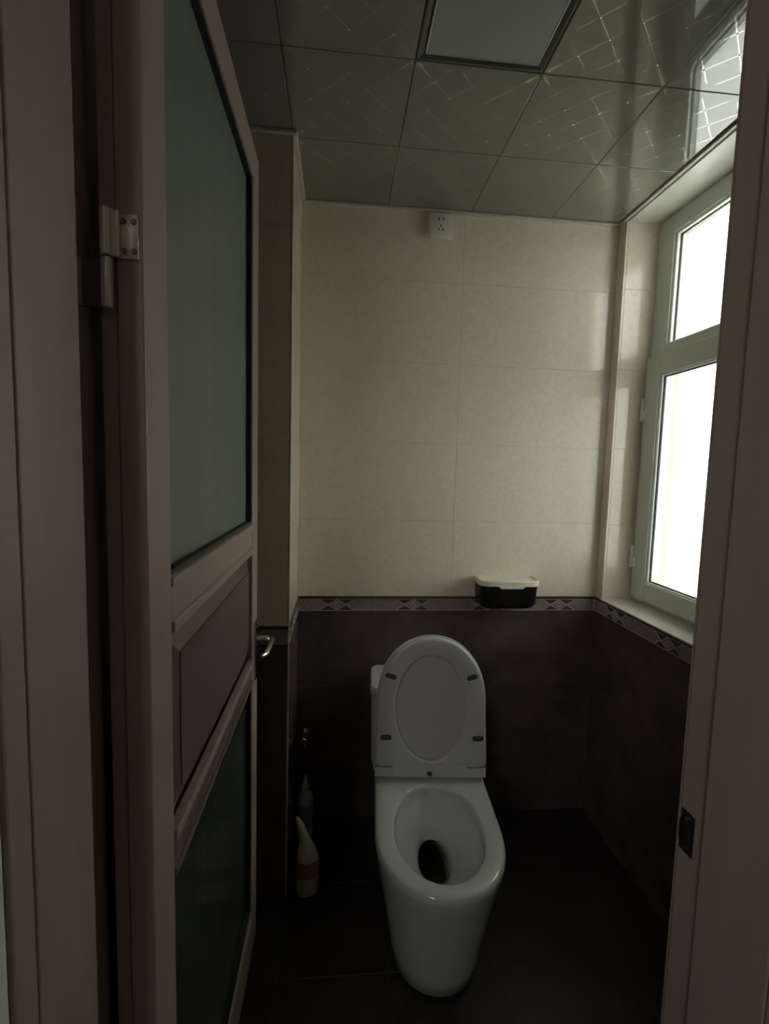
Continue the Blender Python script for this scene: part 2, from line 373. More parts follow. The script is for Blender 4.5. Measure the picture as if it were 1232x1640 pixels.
# ceiling: suspended embossed panels
ceiling = struct(box('ceiling', (XW - 0.1, FY1 - 0.05, ZC + 0.006), (XR + 0.2, D + 0.1, ZC + 0.06), M_CGAP), 'suspended ceiling of embossed glossy panels')
CX = [XW, -0.1435, 0.156, 0.4555, 0.755, XR]
CY = [FY1, 0.8755, 1.1755, 1.4755, D]
STEP = 0.0467
def ceiling_panel_mesh(sx, sy, ox, oy):
    """panel with rounded edge and raised diagonal lattice; lattice centred at (ox, oy)"""
    bm = bmesh.new(); hx, hy = sx / 2 - 0.0005, sy / 2 - 0.0005
    add_box(bm, (-hx, -hy, 0), (hx, hy, 0.007), 0, 0.0018, 2)
    if sx < 0.12 or sy < 0.12: return bm
    w_, h_ = 0.0011, 0.00010
    lim = STEP * 2.75
    def clip(a, b):
        # clip a segment to the lattice square and the panel
        x0, x1, y0, y1 = max(-lim + ox, -hx + .006), min(lim + ox, hx - .006), max(-lim + oy, -hy + .006), min(lim + oy, hy - .006)
        d = b - a; t0, t1 = 0.0, 1.0
        for p, q in ((-d.x, a.x - x0), (d.x, x1 - a.x), (-d.y, a.y - y0), (d.y, y1 - a.y)):
            if abs(p) < 1e-9:
                if q < 0: return None
            else:
                r = q / p
                if p < 0: t0 = max(t0, r)
                else: t1 = min(t1, r)
        return (a + d * t0, a + d * t1) if t1 - t0 > 1e-3 else None
    def ridge(a, b, w=w_, h=h_):
        d = (b - a).normalized(); n = Vector((-d.y, d.x)) * w
        p = [(*(a + n), 0.0), (*(b + n), 0.0), (*(b + n * .999), -h), (*(a + n * .999), -h), (*(b - n * .999), -h), (*(a - n * .999), -h), (*(b - n), 0.0), (*(a - n), 0.0)]
        v = [bm.verts.new(c) for c in p]
        for q in ((0, 1, 2, 3), (3, 2, 4, 5), (5, 4, 6, 7)): f = bm.faces.new([v[i] for i in q]); f.material_index = 1
    c0 = Vector((ox, oy))
    for k in range(-3, 4):
        for s in (1, -1):
            off = Vector((2 * k * STEP, 0)); dd = Vector((1, s)) * 0.4
            seg = clip(c0 + off - dd, c0 + off + dd)
            if seg: ridge(*seg)
    for i in range(-2, 3):
        for j in range(-2, 3):
            if (i + j) % 2: continue
            x, y = ox + i * STEP, oy + j * STEP
            if abs(x) > hx - .008 or abs(y) > hy - .008: continue
            ring = [bm.verts.new((x + r_ * math.cos(a), y + r_ * math.sin(a), 0)) for a, r_ in [(PI / 4 * q, .0042 if q % 2 else .0018) for q in range(8)]]
            top = bm.verts.new((x, y, -0.0009))
            for q in range(8): f = bm.faces.new((ring[q], ring[(q + 1) % 8], top)); f.material_index = 1
    # leaf motifs in the four corners
    for sx_ in (-1, 1):
        for sy_ in (-1, 1):
            qx, qy = ox + sx_ * 0.150, oy + sy_ * 0.150
            for a, l in ((0.16, 0.030), (0.79, 0.040), (1.41, 0.030)):
                tip = Vector((qx - sx_ * math.cos(a) * l, qy - sy_ * math.sin(a) * l)); b0 = Vector((qx - sx_ * math.cos(a) * 0.010, qy - sy_ * math.sin(a) * 0.010))
                if max(abs(tip.x), abs(b0.x)) > hx - .003 or max(abs(tip.y), abs(b0.y)) > hy - .003: continue
                ridge(b0, tip, 0.0036, 0.0002)
    return bm
CP = {}
for i, (x0, x1) in enumerate(zip(CX[:-1], CX[1:])):
    for j, (y0, y1) in enumerate(zip(CY[:-1], CY[1:])):
        if i == 2 and j == 1: continue                       # the lamp sits here
        sx, sy = x1 - x0, y1 - y0
        ox = (x1 - 0.15 - (x0 + x1) / 2) if i == 0 else (x0 + 0.15 - (x0 + x1) / 2)
        oy = (y1 - 0.15 - (y0 + y1) / 2) if j == 0 else (y0 + 0.15 - (y0 + y1) / 2)
        k = (round(sx, 3), round(sy, 3))
        if k not in CP:
            bm = ceiling_panel_mesh(sx, sy, ox, oy); bmesh.ops.recalc_face_normals(bm, faces=[f for f in bm.faces if f.material_index == 0])
            me = bpy.data.meshes.new('ceiling_panel'); bm.to_mesh(me); bm.free(); me.materials.append(M_CEIL); me.materials.append(M_CEILR); CP[k] = me
        o = link('ceiling_panel', CP[k], ceiling); o.location = Vector(((x0 + x1) / 2, (y0 + y1) / 2, ZC)) - ceiling.location
# angle trims where the ceiling meets the walls
for n_, a, b in ((2, (XL, D - 0.012, ZC - 0.010), (XR, D - 0.0005, ZC - 0.0005)), (3, (XL, PY, ZC - 0.010), (XL + 0.012, D - 0.012, ZC - 0.0005)),
                 (4, (XW, PY - 0.012, ZC - 0.010), (XL + 0.012, PY, ZC - 0.0005)), (5, (XR - 0.010, FY1, ZC - 0.008), (XR + 0.002, D - 0.012, ZC - 0.0005))):
    struct(box('trim_%d' % n_, a, b, M_TRIM, None, 0.002, 2), 'thin pale angle strip under the ceiling edge')

# ------------------------------------------------------------------ window
win = struct(empty('window_1', (WX, (WY0 + WY1) / 2, ZB)), 'greenish white casement window with frosted panes')
W0 = Vector(win.location)
def wbox(name, a, b, m, bev=0.003, parent=win, seg=2):
    o = box(name, a, b, m, None, bev, seg); o.parent = parent
    off = W0 if parent is win else W0 + parent.location
    o.location = Vector(o.location) - off
    return o
FZ0, FZ1 = ZB + 0.004, ZC - 0.014
XO = WX + 0.075                                  # outer face of the frame
TZ0, TZ1 = 1.795, 1.836                          # transom
bm = bmesh.new()
c = W0
fwid = 0.030
def fb(a, b, bv=0.0025): add_box(bm, Vector(a) - c, Vector(b) - c, 0, bv, 2)
fb((WX, WY1 - 0.086, TZ0), (XO, WY1 - 0.001, FZ1)); fb((WX, WY0 + 0.001, TZ0), (XO, WY0 + 0.086, FZ1))
fb((WX, WY1 - fwid, FZ0), (XO, WY1 - 0.001, TZ0 + .002)); fb((WX, WY0 + 0.001, FZ0), (XO, WY0 + fwid, TZ0 + .002))
fb((WX, WY0 + 0.0855, FZ1 - 0.062), (XO, WY1 - 0.0855, FZ1)); fb((WX, WY0 + fwid, FZ0), (XO, WY1 - fwid, FZ0 + 0.026))
finish(bm, 'frame', M_WFRAME, win)
wbox('transom', (WX - 0.002, WY0 + 0.0855, TZ0 - 0.03), (XO, WY1 - 0.0855, TZ1), M_WFRAME)
UY0, UY1 = WY0 + 0.086, WY1 - 0.086
UZ0, UZ1 = TZ1, FZ1 - 0.062
# glazing beads of the fixed upper light
bead = bmesh.new()
for a, b in (((WX + 0.006, UY1 - 0.010, UZ0), (WX + 0.022, UY1 + 0.001, UZ1)), ((WX + 0.006, UY0 - .001, UZ0), (WX + 0.022, UY0 + 0.010, UZ1)),
             ((WX + 0.006, UY0, UZ1 - 0.010), (WX + 0.022, UY1, UZ1 + .001)), ((WX + 0.006, UY0, UZ0 - .001), (WX + 0.022, UY1, UZ0 + 0.006))):
    add_box(bead, Vector(a) - c, Vector(b) - c, 0, 0.002, 1)
finish(bead, 'glazing_bead', M_WFRAMEL, win)
def gasket(name, parent, y0, y1, z0, z1, x, off, wd=0.005):
    g = bmesh.new()
    for a, b in (((x, y1 - wd, z0), (x + .006, y1, z1)), ((x, y0, z0), (x + .006, y0 + wd, z1)), ((x, y0, z1 - wd), (x + .006, y1, z1)), ((x, y0, z0), (x + .006, y1, z0 + wd))):
        add_box(g, Vector(a) - off, Vector(b) - off)
    return finish(g, name, M_GASKET, parent)
gasket('gasket', win, UY0 + 0.008, UY1 - 0.008, UZ0 + 0.004, UZ1 - 0.008, WX + 0.018, c)
def pane(parent, y0, y1, z0, z1, x, off, m=M_FROST):
    bm = bmesh.new(); add_box(bm, Vector((x, y0, z0)) - off, Vector((x + 0.005, y1, z1)) - off)
    bm.faces.ensure_lookup_table()
    for f in bm.faces:
        f.material_index = 0 if f.calc_center_median().x < (x + 0.0005 - off.x) else 1
    o = finish(bm, 'pane', [m, M_CLEAR if m is M_FROST else M_CLEAR2], parent); o['label'] = 'frosted glass pane'
    return o
pane(win, UY0 + 0.004, UY1 - 0.004, UZ0 + 0.002, UZ1 - 0.004, WX + 0.050, c, M_FROST2)
# lower casement sash
sash = empty('sash', (0, 0, 0)); sash.parent = win
SY0, SY1, SZ0, SZ1 = WY0 + 0.012, WY1 - 0.014, FZ0 + 0.018, TZ0 + 0.006
bm = bmesh.new()
sw, sx0, sx1 = 0.076, WX - 0.020, WX + 0.034
def sb(a, b): add_box(bm, Vector(a) - c, Vector(b) - c, 0, 0.003, 2)
sb((sx0, SY1 - sw, SZ0), (sx1, SY1, SZ1)); sb((sx0, SY0, SZ0), (sx1, SY0 + sw, SZ1))
sb((sx0, SY0 + sw - .0005, SZ1 - 0.072), (sx1, SY1 - sw + .0005, SZ1)); sb((sx0, SY0 + sw - .0005, SZ0), (sx1, SY1 - sw + .0005, SZ0 + 0.066))
finish(bm, 'sash_frame', M_WFRAME, sash)
PY0, PY1, PZ0, PZ1 = SY0 + sw, SY1 - sw, SZ0 + 0.066, SZ1 - 0.072
bead = bmesh.new()
for a, b in (((sx0 + 0.006, PY1 - 0.009, PZ0), (sx0 + 0.02, PY1 + 0.001, PZ1)), ((sx0 + 0.006, PY0 - .001, PZ0), (sx0 + 0.02, PY0 + 0.009, PZ1)),
             ((sx0 + 0.006, PY0, PZ1 - 0.006), (sx0 + 0.02, PY1, PZ1 + .001)), ((sx0 + 0.006, PY0, PZ0 - .001), (sx0 + 0.02, PY1, PZ0 + 0.006))):
    add_box(bead, Vector(a) - c, Vector(b) - c, 0, 0.002, 1)
finish(bead, 'glazing_bead', M_WFRAMEL, sash)
gasket('gasket', sash, PY0 + 0.007, PY1 - 0.007, PZ0 + 0.004, PZ1 - 0.004, sx0 + 0.014, c, 0.006)
pane(sash, PY0 + 0.004, PY1 - 0.004, PZ0 + 0.002, PZ1 - 0.002, sx0 + 0.020, c)
# two hinges at the far stile
for zc_ in (1.612, 1.062):
    bm = bmesh.new()
    add_lathe(bm, [(0.0055, -0.042), (0.0062, -0.040), (0.0062, -0.001), (0.0052, 0), (0.0062, 0.001), (0.0062, 0.040), (0.0055, 0.042)], (sx0 - 0.004, SY1 + 0.004, zc_) - c if False else tuple(Vector((sx0 - 0.004, SY1 + 0.003, zc_)) - c), 'Z', 14)
    add_box(bm, Vector((sx0 - 0.003, SY1 - 0.020, zc_ - 0.038)) - c, Vector((sx0 + 0.001, SY1 + 0.002, zc_ - 0.002)) - c, 0, 0.001)
    add_box(bm, Vector((sx0 - 0.003, SY1 + 0.003, zc_ + 0.002)) - c, Vector((sx0 + 0.024, SY1 + 0.006, zc_ + 0.038)) - c, 0, 0.001)
    h = finish(bm, 'window_hinge', M_WFRAMEL, sash, smooth=40)
# lever handle on the near stile
bm = bmesh.new(); hy = SY0 + sw * 0.55; hz = 1.50
add_box(bm, Vector((sx0 - 0.010, hy - 0.014, hz - 0.035)) - c, Vector((sx0 + 0.001, hy + 0.014, hz + 0.035)) - c, 0, 0.004, 3)
add_lathe(bm, [(0.009, -0.034), (0.010, -0.006)], tuple(Vector((sx0, hy, hz + 0.015)) - c), 'X', 14)
add_tube(bm, [Vector((sx0 - 0.036, hy, hz + 0.026)) - c, Vector((sx0 - 0.040, hy, hz + 0.005)) - c, Vector((sx0 - 0.042, hy, hz - 0.06)) - c, Vector((sx0 - 0.038, hy, hz - 0.105)) - c], [0.009, 0.011, 0.010, 0.007], 12)
finish(bm, 'window_handle', M_WFRAMEL, sash, smooth=50)['label'] = 'pale lever handle on the sash'

# outside reveal of the window opening
bm = bmesh.new(); o_ = Vector((XR + 0.3, 1.5, 1.5))
EX0, EX1 = WX + 0.05, WX + 0.14
ab((EX0, WY1 - 0.004, ZB - 0.1), (EX1, WY1 + 0.25, 2.6)); ab((EX0, WY0 - 0.25, ZB - 0.1), (EX1, WY0 + 0.004, 2.6))
ab((EX0, WY0, ZC), (EX1, WY1, 2.6)); ab((EX0, WY0 - .25, ZB - 0.3), (EX1, WY1 + .25, ZB - 0.01))
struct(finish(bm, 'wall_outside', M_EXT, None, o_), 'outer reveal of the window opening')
struct(box('sky_blocker_slab', (EX1 + 0.002, WY0 - 1.2, 2.95), (EX1 + 1.5, WY1 + 1.2, 3.07), M_EXT), 'unseen slab added over the window to block high sky')  # added out of view to cut steep sky light falling into the room
struct(box('ground_outside', (EX1 + 0.01, -40, -3.2), (60, 40, -3.0), M_GROUND), 'ground outside the building')

# ------------------------------------------------------------------ door frame
frame = struct(empty('trim_6', (0.1, FY1, 0)), 'brown door frame lining the doorway')
F0 = Vector(frame.location)
def fbox(name, a, b, m=M_BROWN2, bev=0.0018, seg=2, parent=frame):
    o = box(name, a, b, m, None, bev, seg); o.parent = parent; o.location = Vector(o.location) - F0; return o
STOP = 0.012; RB = 0.542
fbox('jamb', (JL - 0.034, 0.438, 0), (JL, FY1, HEAD + 0.034)); fbox('jamb', (JR, 0.438, 0), (JR + 0.034, FY1, HEAD + 0.034))
fbox('jamb_head', (JL, 0.438, HEAD), (JR, FY1, HEAD + 0.034))
fbox('door_stop', (JL - 0.001, 0.438, 0), (JL + STOP, RB, HEAD)); fbox('door_stop', (JR - STOP, 0.438, 0), (JR + 0.001, RB, HEAD))
fbox('door_stop', (JL, 0.438, HEAD - STOP), (JR, RB, HEAD + 0.001))
for s, xx in ((-1, JL), (1, JR)):
    x_in = xx - s * STOP
    fbox('casing', (min(x_in, xx + s * 0.085), 0.404, 0), (max(x_in, xx + s * 0.085), 0.4365, HEAD + 0.08), M_BROWN2, 0.003)
    x_in2 = xx - s * (STOP - 0.003)
    fbox('casing_bead', (min(x_in2, xx + s * 0.06), 0.385, 0), (max(x_in2, xx + s * 0.06), 0.4035, HEAD + 0.05), M_HALLT, 0.004, 3)['label'] = 'pale casing bead'
    fbox('architrave', (min(xx + s * .004, xx + s * 0.07), FY1 - 0.002, 0), (max(xx + s * .004, xx + s * 0.07), FY1 + 0.010, HEAD + 0.06), M_BROWN2, 0.002) if s > 0 else None
# strike plate on the lock side
bm = bmesh.new(); sy, szc = 0.572, 0.884
x0_ = JR - 0.0018
def sp(a, b, mi=0, bv=0.0006): add_box(bm, Vector(a) - F0, Vector(b) - F0, mi, bv)
sp((x0_, sy - 0.003, szc + 0.013), (JR + 0.001, sy + 0.021, szc + 0.029)); sp((x0_, sy - 0.003, szc - 0.029), (JR + 0.001, sy + 0.021, szc - 0.013))
sp((x0_, sy - 0.003, szc - 0.0135), (JR + 0.001, sy + 0.001, szc + 0.0135)); sp((x0_, sy + 0.014, szc - 0.0135), (JR + 0.001, sy + 0.021, szc + 0.0135))
sp((x0_ - 0.0022, sy + 0.018, szc - 0.015), (JR + 0.001, sy + 0.021, szc + 0.015), 0, 0.001)
sp((JR - 0.0005, sy + 0.001, szc - 0.013), (JR + 0.0004, sy + 0.014, szc + 0.013), 1, 0)
strike = finish(bm, 'strike_plate', [M_BLACKM, M_HOLE], frame); strike['label'] = 'small blackened strike plate'
for dz in (-0.021, 0.021):
    bm = bmesh.new(); add_lathe(bm, [(0.0034, 0.0), (0.0034, -0.0008), (0.0018, -0.0016)], tuple(Vector((x0_, sy + 0.008, szc + dz)) - F0), 'X', 12)
    finish(bm, 'screw', M_CHROME, strike, smooth=40)

# ------------------------------------------------------------------ door, standing open at a right angle
DX, DT, DY0, DY1, DZ0, DZ1 = -0.217, 0.048, 0.578, 1.340, 0.012, 2.141
door = struct(empty('door_1', (DX - DT, DY0, 0)), 'brown half-glazed door standing open at the left')
O0 = Vector(door.location)
def dbox(name, a, b, m=M_BROWN, bev=0.0025, seg=2, parent=door):
    o = box(name, a, b, m, None, bev, seg); o.parent = parent; o.location = Vector(o.location) - O0; return o
SW = 0.076
X0d, X1d = DX - DT, DX
# near stile built in two layers so the lipping joint shows on the hinge edge
dbox('stile', (X0d + 0.0185, DY0, DZ0), (X1d, DY0 + SW, DZ1)); dbox('lipping', (X0d, DY0 + 0.003, DZ0), (X0d + 0.0178, DY0 + SW, DZ1))
dbox('stile', (X0d, DY1 - SW, DZ0), (X1d, DY1, DZ1))
i0, i1 = DY0 + SW, DY1 - SW
dbox('top_rail', (X0d, i0, 2.064), (X1d, i1, DZ1)); dbox('bottom_rail', (X0d, i0, DZ0), (X1d, i1, 0.14))
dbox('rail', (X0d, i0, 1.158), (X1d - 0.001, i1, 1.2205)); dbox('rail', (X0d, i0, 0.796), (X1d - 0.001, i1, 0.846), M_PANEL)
# moulding bars above and below the raised panel
def bar(name, z0, z1, proud, m=M_BROWN):
    dbox(name, (X1d - 0.012, i0, z0), (X1d + proud, i1, z1), m, 0.0022)
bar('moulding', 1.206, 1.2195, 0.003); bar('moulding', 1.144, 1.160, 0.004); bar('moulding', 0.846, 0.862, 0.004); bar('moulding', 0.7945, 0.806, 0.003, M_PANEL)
# raised panel
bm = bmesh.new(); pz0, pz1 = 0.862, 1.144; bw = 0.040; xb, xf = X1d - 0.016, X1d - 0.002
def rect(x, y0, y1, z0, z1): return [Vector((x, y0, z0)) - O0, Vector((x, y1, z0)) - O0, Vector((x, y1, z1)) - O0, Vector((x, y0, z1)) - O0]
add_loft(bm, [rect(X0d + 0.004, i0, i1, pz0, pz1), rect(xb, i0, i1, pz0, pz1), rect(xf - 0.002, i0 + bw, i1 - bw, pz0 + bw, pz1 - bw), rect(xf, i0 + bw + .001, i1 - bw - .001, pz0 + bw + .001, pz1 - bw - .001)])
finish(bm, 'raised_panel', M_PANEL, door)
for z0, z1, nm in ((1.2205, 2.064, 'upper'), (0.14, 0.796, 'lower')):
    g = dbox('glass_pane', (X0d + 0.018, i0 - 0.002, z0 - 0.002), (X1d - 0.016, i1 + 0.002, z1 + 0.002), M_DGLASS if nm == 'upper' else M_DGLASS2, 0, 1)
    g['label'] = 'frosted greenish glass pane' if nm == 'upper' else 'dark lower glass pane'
    bm = bmesh.new()
    for a, b in (((X1d - 0.016, i1 - 0.006, z0), (X1d - 0.004, i1, z1)), ((X1d - 0.016, i0, z0), (X1d - 0.004, i0 + 0.004, z1)), ((X1d - 0.016, i0, z1 - 0.008), (X1d - 0.004, i1, z1)), ((X1d - 0.016, i0, z0), (X1d - 0.004, i1, z0 + 0.007))):
        add_box(bm, Vector(a) - O0, Vector(b) - O0)
    finish(bm, 'gasket', M_GASKET, door)
# upper hinge: leaf on the door edge, lower half on the jamb
HZ = 1.589
bm = bmesh.new()
add_box(bm, Vector((X0d + 0.021, DY0 - 0.0028, HZ + 0.001)) - O0, Vector((X1d - 0.0045, DY0 + 0.001, HZ + 0.048)) - O0, 0, 0.0007)
add_box(bm, Vector((X0d + 0.0185, DY0 - 0.0070, HZ + 0.001)) - O0, Vector((X0d + 0.0255, DY0 - 0.002, HZ + 0.0505)) - O0, 0, 0.0022, 3)
leaf = finish(bm, 'hinge_leaf', M_STEEL, door, smooth=50); leaf['label'] = 'bright steel hinge leaf'
for yy, zz in ((X0d + 0.0285, HZ + 0.009), (X0d + 0.0395, HZ + 0.009), (X0d + 0.0285, HZ + 0.040), (X0d + 0.0395, HZ + 0.040)):
    bm = bmesh.new(); add_lathe(bm, [(0.0034, 0.0), (0.0032, -0.0009), (0.0015, -0.0004)], tuple(Vector((yy, DY0 - 0.0028, zz)) - O0), 'Y', 12)
    finish(bm, 'screw', M_SCREW, leaf, smooth=40)
BX, BY = X0d + 0.0125, DY0 - 0.0085
bm = bmesh.new()
add_lathe(bm, [(0.0050, 0.0008), (0.0062, 0.002), (0.0062, 0.049), (0.0048, 0.0505)], tuple(Vector((BX, BY, HZ)) - O0), 'Z', 20)
add_box(bm, Vector((BX, BY + 0.0005, HZ + 0.001)) - O0, Vector((X0d + 0.021, BY + 0.0035, HZ + 0.0505)) - O0, 0, 0.001)
finish(bm, 'hinge_barrel', M_STEEL, door, smooth=40)['label'] = 'bright steel hinge barrel'
bm = bmesh.new()
add_lathe(bm, [(0.0050, -0.0535), (0.0062, -0.052), (0.0062, -0.0025), (0.0048, -0.0008)], tuple(Vector((BX + 0.0005, BY, HZ)) - F0), 'Z', 20)
add_box(bm, Vector((JL - 0.001, BY - 0.026, HZ - 0.0525)) - F0, Vector((JL + 0.0016, BY + 0.004, HZ - 0.0015)) - F0, 0, 0.0006)
add_box(bm, Vector((JL, BY + 0.001, HZ - 0.0525)) - F0, Vector((BX, BY + 0.004, HZ - 0.0015)) - F0, 1, 0.001)
finish(bm, 'hinge_barrel', [M_STEEL, M_SCREW], frame, smooth=40)['label'] = 'lower steel hinge barrel'
# lever handle
LZ, LY = 0.905, 1.302
bm = bmesh.new()
add_box(bm, Vector((X1d - 0.001, LY - 0.02, LZ - 0.11)) - O0, Vector((X1d + 0.006, LY + 0.02, LZ + 0.05)) - O0, 0, 0.003, 3)
hand = finish(bm, 'handle_plate', M_CHROME, door, smooth=40)
bm = bmesh.new()
add_tube(bm, [Vector((X1d + 0.004, LY, LZ)) - O0, Vector((X1d + 0.030, LY, LZ)) - O0, Vector((X1d + 0.043, LY - 0.006, LZ)) - O0, Vector((X1d + 0.049, LY - 0.02, LZ)) - O0,
              Vector((X1d + 0.048, LY - 0.06, LZ - 0.001)) - O0, Vector((X1d + 0.045, LY - 0.105, LZ - 0.003)) - O0, Vector((X1d + 0.036, LY - 0.118, LZ - 0.004)) - O0],
         [0.008, 0.008, 0.0085, 0.0085, 0.0075, 0.007, 0.005], 14)
finish(bm, 'lever', M_CHROME, hand, smooth=50)['label'] = 'bright metal lever'

# ------------------------------------------------------------------ hall behind the camera (plain shell, no openings)
struct(box('wall_hall', (-1.3, -1.72, -0.05), (1.6, -1.60, 2.6), M_PLAST), 'hall wall behind the viewer')
struct(box('wall_hall_left', (-1.42, -1.72, -0.05), (-1.30, FY0 + 0.17, 2.6), M_PLAST), 'left hall wall')
struct(box('wall_hall_right', (1.60, -1.72, -0.05), (1.72, FY0 + 0.17, 2.6), M_PLAST), 'right hall wall')
struct(box('floor_hall', (-1.42, -1.72, -0.08), (1.72, FY0, 0.0), M_HFLOOR), 'hall floor')
struct(box('ceiling_hall', (-1.42, -1.72, 2.6), (1.72, FY1, 2.68), M_PLAST), 'hall ceiling')
struct(box('ceiling_slab', (XW - 0.14, FY1 - 0.02, 2.58), (XR + 0.31, D + 0.13, 2.68), M_PLAST), 'slab above the suspended ceiling')
# ------------------------------------------------------------------ ceiling lamp
lamp = tag(empty('ceiling_lamp', (0.30575, 1.0255, ZC)), 'unlit square flush ceiling lamp with pale diffuser', 'lamp')
h = 0.1487
bm = bmesh.new()
def sq(a, z, dx=0.0): return [(-a + dx, -a, z), (a + dx, -a, z), (a + dx, a, z), (-a + dx, a, z)]
add_loft(bm, [sq(h, 0.006), sq(h, 0.0005), sq(h - .002, -0.0015), sq(h - 0.006, -0.001), sq(h - 0.019, 0.0045), sq(h - 0.021, 0.006)], cap0=False, cap1=False)
finish(bm, 'bezel', M_LAMPF, lamp)
bm = bmesh.new(); add_loft(bm, [sq(h - 0.0185, 0.0058), sq(h - 0.0185, -0.001), sq(h - 0.0205, -0.0022), sq(h - 0.022, -0.0005)], cap0=True, cap1=False)
finish(bm, 'inner_edge', M_LAMPE, lamp)
bm = bmesh.new(); add_loft(bm, [sq(h - 0.0195, 0.0055), sq(h - 0.0215, 0.0), sq(h - 0.024, -0.0012)])
finish(bm, 'diffuser', M_LAMP, lamp)['label'] = 'pale flat diffuser'

# ------------------------------------------------------------------ wall socket
sock = tag(empty('wall_socket', (0.348, D, 2.236)), 'ivory five-hole wall socket high on the back wall', 'socket')
bm = bmesh.new(); add_box(bm, (-0.043, -0.020, -0.041), (0.043, 0.001, 0.041), 0, 0.003, 3); finish(bm, 'plate', M_PLATE, sock, smooth=40)
bm = bmesh.new(); add_box(bm, (-0.033, -0.0218, -0.035), (0.033, -0.0195, 0.035), 0, 0.0012, 2); finish(bm, 'insert', M_PLATE, sock, smooth=40)
def slot(x, z, w_, h_, a):
    bm = bmesh.new(); add_box(bm, (-w_ / 2, -0.0002, -h_ / 2), (w_ / 2, 0.001, h_ / 2)); bmesh.ops.rotate(bm, verts=bm.verts, matrix=Matrix.Rotation(a, 3, 'Y'))
    finish(bm, 'socket_slot', M_HOLE, sock, (x, -0.0220, z))
slot(-0.010, 0.020, 0.0045, 0.009, 0); slot(0.006, 0.020, 0.0045, 0.009, 0)
slot(-0.002, -0.003, 0.004, 0.008, 0); slot(-0.009, -0.016, 0.003, 0.010, 0.5); slot(0.005, -0.016, 0.003, 0.010, -0.5)

# ------------------------------------------------------------------ black wall box with cream lid
wb = tag(empty('tissue_box', (0.642, D, 0.868)), 'black plastic box with cream lid fixed to the border above toilet', 'box')
def rrect(hw, y0, y1, r, z, n=6, tilt=0.0):
    """outline with straight back at y1 and rounded front corners"""
    pts = [(-hw, y1), ]
    for k in range(n + 1):
        a = PI + PI / 2 * k / n; pts.append((-hw + r + r * math.cos(a), y0 + r + r * math.sin(a)))
    for k in range(n + 1):
        a = 1.5 * PI + PI / 2 * k / n; pts.append((hw - r + r * math.cos(a), y0 + r + r * math.sin(a)))
    pts.append((hw, y1))
    return [(x, y, z + tilt * y) for x, y in pts]
bm = bmesh.new()
add_loft(bm, [rrect(0.085, -0.070, -0.001, 0.030, -0.008), rrect(0.098, -0.084, -0.001, 0.034, -0.003), rrect(0.107, -0.094, -0.001, 0.036, 0.012), rrect(0.110, -0.098, -0.001, 0.036, 0.075), rrect(0.112, -0.100, -0.001, 0.036, 0.088)])
finish(bm, 'body', M_BOX, wb, smooth=50)
bm = bmesh.new()
add_loft(bm, [rrect(0.113, -0.101, -0.001, 0.036, 0.082), rrect(0.1155, -0.104, -0.001, 0.038, 0.083), rrect(0.1155, -0.104, -0.001, 0.038, 0.099), rrect(0.112, -0.100, -0.001, 0.036, 0.103), rrect(0.104, -0.092, -0.010, 0.032, 0.103), rrect(0.101, -0.089, -0.012, 0.031, 0.0995)])
add_loft(bm, [[(-0.052, -0.1035, 0.086), (-0.042, -0.1035, 0.074), (0.042, -0.1035, 0.074), (0.052, -0.1035, 0.086)], [(-0.052, -0.1055, 0.086), (-0.042, -0.1055, 0.075), (0.042, -0.1055, 0.075), (0.052, -0.1055, 0.086)]])
finish(bm, 'lid', M_CREAM, wb, smooth=40)['label'] = 'cream lid with front tab'

# ------------------------------------------------------------------ toilet
TX, TY = 0.313, 1.480           # seat hinge line centre
TROT = -0.072
toilet = tag(empty('toilet', (TX, TY, 0), TROT), 'white one-piece toilet with raised seat and lid', 'toilet')
N = 72
def outline(hw, front, back, z, cy=None, p=2.15, taper=0.0):
    """D-shaped ring: front towards -y; hw half width; front/back are y coordinates; straight sides behind cy"""
    if cy is None: cy = front + hw * 1.28
    pts = []
    nf = N // 2
    for k in range(nf):                       # front half superellipse from right side to left side
        a = PI * k / (nf - 1)
        c_, s_ = math.cos(a), math.sin(a)
        x = hw * math.copysign(abs(c_) ** (2 / p), c_); y = cy - (cy - front) * abs(s_) ** (2 / p)
        pts.append((x, y, z))
    nb = N - nf
    q = nb // 3
    r = min(0.03, hw * .3)
    side = []
    hwb = hw + taper
    for k in range(1, q + 1): side.append((-hw + (-hwb + hw) * k / q, cy + (back - r - cy) * k / q))
    m_ = nb - 2 * q
    arc = []
    for k in range(m_):
        t = (k + 1) / (m_ + 1)
        arc.append((-hwb + r * (1 - math.cos(min(1, t * 3) * PI / 2)) if t < 1 / 3 else (-(hwb - r) + (t - 1 / 3) * 3 * 2 * (hwb - r) if t < 2 / 3 else hwb - r * (1 - math.sin((1 - (t - 2 / 3) * 3) * PI / 2 + 0) if False else 1 - math.sin((t - 2 / 3) * 3 * 0 + (1 - (t - 2 / 3) * 3) * 0 + PI / 2)) if False else hwb - r * (1 - math.cos((1 - (t - 2 / 3) * 3) * PI / 2))),
                    back - r + r * math.sin(min(1, t * 3) * PI / 2) if t < 1 / 3 else (back if t < 2 / 3 else back - r + r * math.sin((1 - (t - 2 / 3) * 3) * PI / 2))))
    pts += [(x, y, z) for x, y in side] + [(x, y, z) for x, y in arc] + [(-x, y, z) for x, y in reversed(side)]
    return pts
